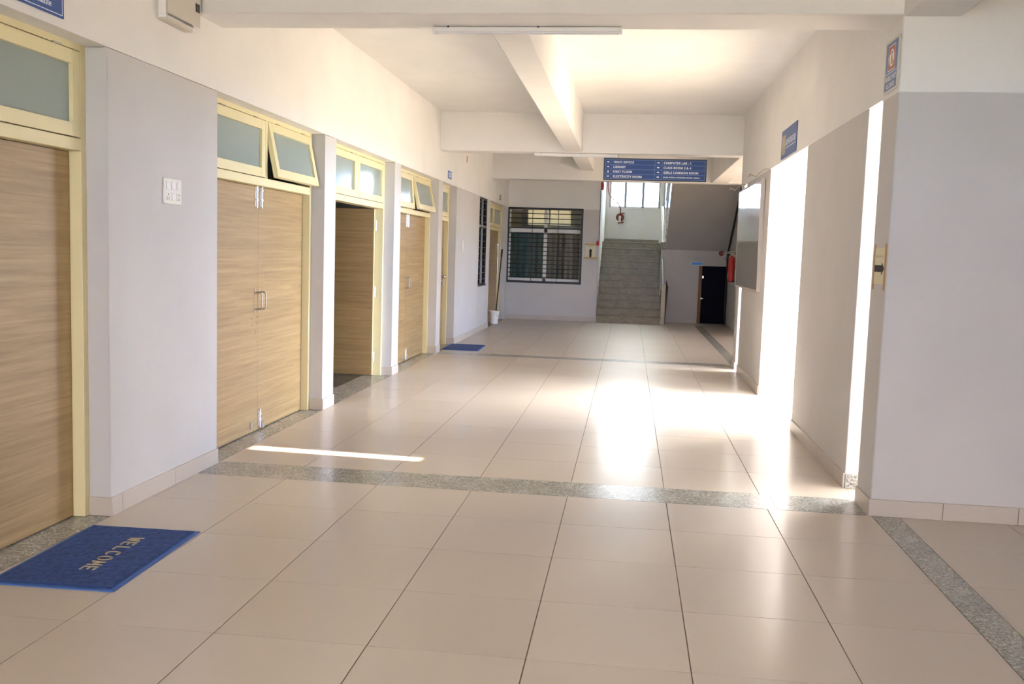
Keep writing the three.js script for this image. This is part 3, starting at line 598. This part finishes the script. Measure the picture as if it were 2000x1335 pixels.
{
  const a = thing('arrow_notice', 'cream paper with a black right arrow taped to the near right pillar', 'notice', [0, 0, 0]);
  part('paper', B(XR - 0.0022, XR - 0.0005, 1.365, 1.578, -0.262, -0.028), M.paper, a);
  print('print', a, 'x-', XR - 0.0028, -0.262, -0.028, 1.365, 1.578, arrowPaper(false), 0.8);
  for (const z of [-0.268, -0.022]) part('tape', B(XR - 0.0042, XR - 0.0008, 1.33, 1.602, z - 0.013, z + 0.013), M.tape, a);
  const b = thing('arrow_notice', 'cream paper with a black up arrow taped beside the stairs', 'notice', [0, 0, BACK]);
  part('paper', B(1.75, 1.965, 1.42, 1.70, 0.0005, 0.0022), M.paper, b);
  print('print', b, 'z+', 0.0028, 1.75, 1.965, 1.42, 1.70, arrowPaper(true), 0.8);
  part('tape', B(1.72, 1.995, 1.695, 1.73, 0.0008, 0.0045), M.tape, b); part('tape', B(1.71, 2.0, 1.395, 1.43, 0.0008, 0.0045), M.tape, b);
}
{ // glazed notice board
  const b = thing('display_board', 'large glossy grey display board on the right wall past the wide opening', 'board', [XR, 1.755, -6.28]);
  b.rotation.z = 0.012;
  part('panel', R(-0.045, -0.012, -0.615, 0.625, -1.08, 1.07, 0.004, 1), phys(lin(0.27, 0.25, 0.25), 0.35, { clearcoat: 1, clearcoatRoughness: 0.03, map: plasterTint }), b);
  part('frame', merge([R(-0.049, 0.0, -0.63, -0.61, -1.09, 1.08, 0.003, 1), R(-0.049, 0.0, 0.615, 0.635, -1.09, 1.08, 0.003, 1), R(-0.049, 0.0, -0.63, 0.635, 1.065, 1.085, 0.003, 1), R(-0.049, 0.0, -0.63, 0.635, -1.095, -1.075, 0.003, 1)]), mat(lin(0.45, 0.40, 0.36), 0.5), b);
  const wire = (n, lab, y, z) => solo(n, lab, 'wire', merge([tube([[XR, y, z], [XR - 0.03, y + 0.012, z - 0.1], [XR - 0.05, y, z - 0.45], [XR - 0.07, y - 0.03, z - 0.62]], 0.004, 20, 6), tube([[XR - 0.07, y - 0.03, z - 0.62], [XR - 0.11, y + 0.01, z - 0.8], [XR - 0.10, y + 0.02, z - 0.86]], 0.004, 10, 6), rod([XR - 0.10, y + 0.02, z - 0.86], [XR - 0.12, y - 0.01, z - 0.9], 0.007, 6)]), mat(lin(0.42, 0.36, 0.28), 0.6));
  wire('loose_wire', 'loose pale wire end sticking from the right wall beside the wide opening', 2.47, -4.95);
  wire('loose_wire', 'loose wire end at the far right corner above the display board', 2.46, -7.1);
}

// ------------------------------------------------------------------ far end: under the stairs
{
  const d = struct('door_7'), z = UNDER;
  part('leaf', R(4.37, XE - 0.03, 0.004, 1.28, z, z + 0.035, 0.004, 1), M.navy, d);
  part('jamb', R(4.30, 4.37, 0, 1.31, z, z + 0.05, 0.004, 1), M.brown, d);
  part('head', R(4.37, XE, 1.28, 1.31, z, z + 0.05, 0.004, 1), M.navy, d);
  part('hinge', R(4.375, 4.41, 1.03, 1.09, z + 0.035, z + 0.042, 0.002, 1), M.steel, d);
  part('latch', merge([R(4.36, 4.42, 0.56, 0.58, z + 0.036, z + 0.05, 0.003, 1), R(4.36, 4.38, 0.54, 0.60, z + 0.036, z + 0.046, 0.003, 1)]), M.steel, d);
  const s = thing('door_sign', 'small bright blue plate above the dark door under the stairs', 'sign', [0, 0, z]);
  part('board', R(4.105, 4.385, 1.315, 1.405, 0.001, 0.006, 0.001, 1), M.pvc, s);
  part('face', R(4.12, 4.37, 1.328, 1.392, 0.005, 0.0075, 0.001, 1), M.skyBlue, s);
  const e = thing('fire_extinguisher', 'red fire extinguisher hanging on the wall beside the dark door', 'extinguisher', [4.85, 1.0, -14.6]);
  const body = new THREE.LatheGeometry([[0, 0], [0.068, 0], [0.072, 0.02], [0.072, 0.44], [0.066, 0.49], [0.045, 0.525], [0.024, 0.54], [0.024, 0.565], [0, 0.565]].map((p) => new THREE.Vector2(...p)), 24);
  part('cylinder', body, M.red, e);
  part('base_ring', new THREE.CylinderGeometry(0.076, 0.076, 0.04, 24).translate(0, 0.02, 0), M.darkRed, e);
  part('label', new THREE.CylinderGeometry(0.0727, 0.0727, 0.13, 20, 1, true, -2.4, 1.3).translate(0, 0.14, 0), M.paper, e);
  part('valve', merge([R(-0.03, 0.03, 0.56, 0.60, -0.02, 0.02, 0.005, 1), R(-0.10, 0.03, 0.60, 0.612, -0.012, 0.012, 0.003, 1), R(-0.09, 0.03, 0.635, 0.647, -0.012, 0.012, 0.003, 1)]), M.dull, e);
  part('hose', tube([[-0.03, 0.58, 0], [-0.10, 0.55, 0.02], [-0.105, 0.45, 0.03], [-0.09, 0.2, 0.02]], 0.01, 24, 8), M.black, e);
  part('bracket', R(0.06, 0.10, 0.3, 0.34, -0.02, 0.02, 0.003, 1), M.dull, e); part('hook', R(0.02, 0.1, 0.55, 0.57, -0.02, 0.02, 0.003, 1), M.dull, e);
  const p = thing('hydrant_valve', 'dark red valve wheel on a pipe above the dark door', 'valve', [4.77, 1.60, UNDER]);
  part('wheel', merge([new THREE.TorusGeometry(0.045, 0.016, 8, 20), new THREE.CylinderGeometry(0.03, 0.03, 0.05, 12).rotateX(Math.PI / 2)]).translate(0, 0.01, 0.12), M.darkRed, p);
  part('pipe', rod([0, 0.01, 0.0], [0, 0.01, 0.12], 0.02), M.dull, p);
  solo('conduit', 'black conduit following the sloping soffit down the right stairwell wall', 'pipe', tube([[XE - 0.03, 0.0, UNDER + 0.06], [XE - 0.03, 1.2, UNDER + 0.06], [XE - 0.03, 1.60, UNDER + 0.06], [XE - 0.03, 1.78, UNDER + 0.32], [XE - 0.03, 2.95, UNDER + 2.12], [XE - 0.03, 3.25, UNDER + 2.6]], 0.022, 60, 8), M.black);
  solo('wall_bracket', 'short metal bracket arm reaching over the fire extinguisher', 'bracket', merge([rod([XE, 1.66, -14.62], [4.72, 1.60, -15.2], 0.014), rod([XE, 1.56, -14.62], [4.74, 1.50, -15.2], 0.010)]), M.dull);
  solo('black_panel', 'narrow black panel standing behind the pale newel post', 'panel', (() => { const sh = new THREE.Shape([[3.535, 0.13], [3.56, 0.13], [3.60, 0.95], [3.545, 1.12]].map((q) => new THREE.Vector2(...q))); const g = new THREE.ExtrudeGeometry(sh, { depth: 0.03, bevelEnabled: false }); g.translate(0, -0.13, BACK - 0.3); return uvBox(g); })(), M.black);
}
{ // stairwell fittings
  const h = thing('hose_reel', 'red hose reel on the landing wall below the bright window', 'reel', [2.42, 2.49, SHAFT + 0.012]);
  part('drum', merge([new THREE.TorusGeometry(0.075, 0.03, 10, 28).translate(0, 0, 0.07), new THREE.CylinderGeometry(0.085, 0.085, 0.012, 24).rotateX(Math.PI / 2).translate(0, 0, 0.03)]), M.darkRed, h);
  part('hub', merge([new THREE.CylinderGeometry(0.04, 0.04, 0.12, 16).rotateX(Math.PI / 2).translate(0, 0, 0.06), R(-0.03, 0.03, -0.13, -0.02, 0.08, 0.11, 0.006, 1)]), M.dull, h);
  part('nozzle', rod([-0.05, -0.15, 0.09], [0.10, -0.13, 0.09], 0.018), M.darkRed, h); part('valve_arm', rod([0, 0.10, 0.08], [0.12, 0.11, 0.08], 0.012), M.darkRed, h);
  part('feed_pipe', tube([[0, 0.08, 0.08], [0.01, 0.2, 0.08], [-0.05, 0.34, 0.08], [-0.17, 0.45, 0.08], [-0.285, 0.58, 0.07], [-0.33, 0.75, 0.06], [-0.33, 1.3, 0.06]], 0.014, 60, 8), M.darkRed, h);
  solo('hanging_cord', 'thin dark cord hanging before the first landing pane', 'cord', merge([rod([2.40, 3.05, SHAFT + 0.1], [2.40, 4.5, SHAFT + 0.1], 0.011, 6), rod([2.36, 3.07, SHAFT + 0.1], [2.44, 3.09, SHAFT + 0.1], 0.007, 6)]), M.dull);
  const a = thing('alarm_box', 'red alarm box at top of the wall edge left of the stairs', 'alarm', [2.03, 3.0, BACK - 0.12]);
  part('case', R(0, 0.06, -0.085, 0.085, -0.07, 0.07, 0.01, 2), M.red, a); part('grille', R(0.06, 0.066, -0.05, 0.05, -0.045, 0.045, 0.004, 1), M.darkRed, a);
  const c = thing('call_point', 'small red call button on the wall edge beside the up-arrow paper', 'alarm', [2.012, 1.74, BACK]);
  part('case', new THREE.SphereGeometry(0.045, 16, 12).scale(0.8, 1.25, 0.8).translate(0, 0, 0.02), M.red, c); part('backing', R(-0.03, 0.018, -0.05, 0.05, 0, 0.008, 0.002, 1), M.darkRed, c);
  solo('alarm_cable', 'thin dark cable down the wall edge between the red alarm fittings', 'cable', rod([2.034, 1.79, BACK + 0.006], [2.034, 2.92, BACK + 0.006], 0.008, 6), M.blackIron);
}
{ // mop and bucket by the last door on the left
  const b = thing('bucket', 'white plastic bucket by the farthest left door', 'bucket', [-0.02, 0, -13.6]); b.scale.setScalar(0.88);
  part('body', new THREE.LatheGeometry([[0, 0.005], [0.095, 0], [0.10, 0.01], [0.128, 0.28], [0.138, 0.285], [0.138, 0.30], [0.122, 0.30], [0.092, 0.018], [0, 0.018]].map((p) => new THREE.Vector2(...p)), 28), M.pvc, b);
  part('bail', tube([[0, 0.28, 0.135], [0.10, 0.2, 0.09], [0.135, 0.17, 0], [0.10, 0.2, -0.09], [0, 0.28, -0.135]], 0.004, 24, 6), M.steel, b);
  const m = thing('mop', 'dark mop stick leaning beside the white bucket', 'mop', [-0.02, 0, -13.81]);
  part('stick', rod([0.0, 0.03, 0], [-0.05, 1.51, -1.14], 0.013, 10), mat(lin(0.03, 0.025, 0.03), 0.5), m);
  part('grip', rod([-0.0455, 1.375, -1.036], [-0.051, 1.535, -1.159], 0.019, 10), M.black, m);
  part('mop_head', new THREE.CylinderGeometry(0.03, 0.06, 0.14, 12).translate(0, 0.075, -0.005), mat(lin(0.5, 0.5, 0.5), 0.95), m);
}

renderer.render(scene, camera);
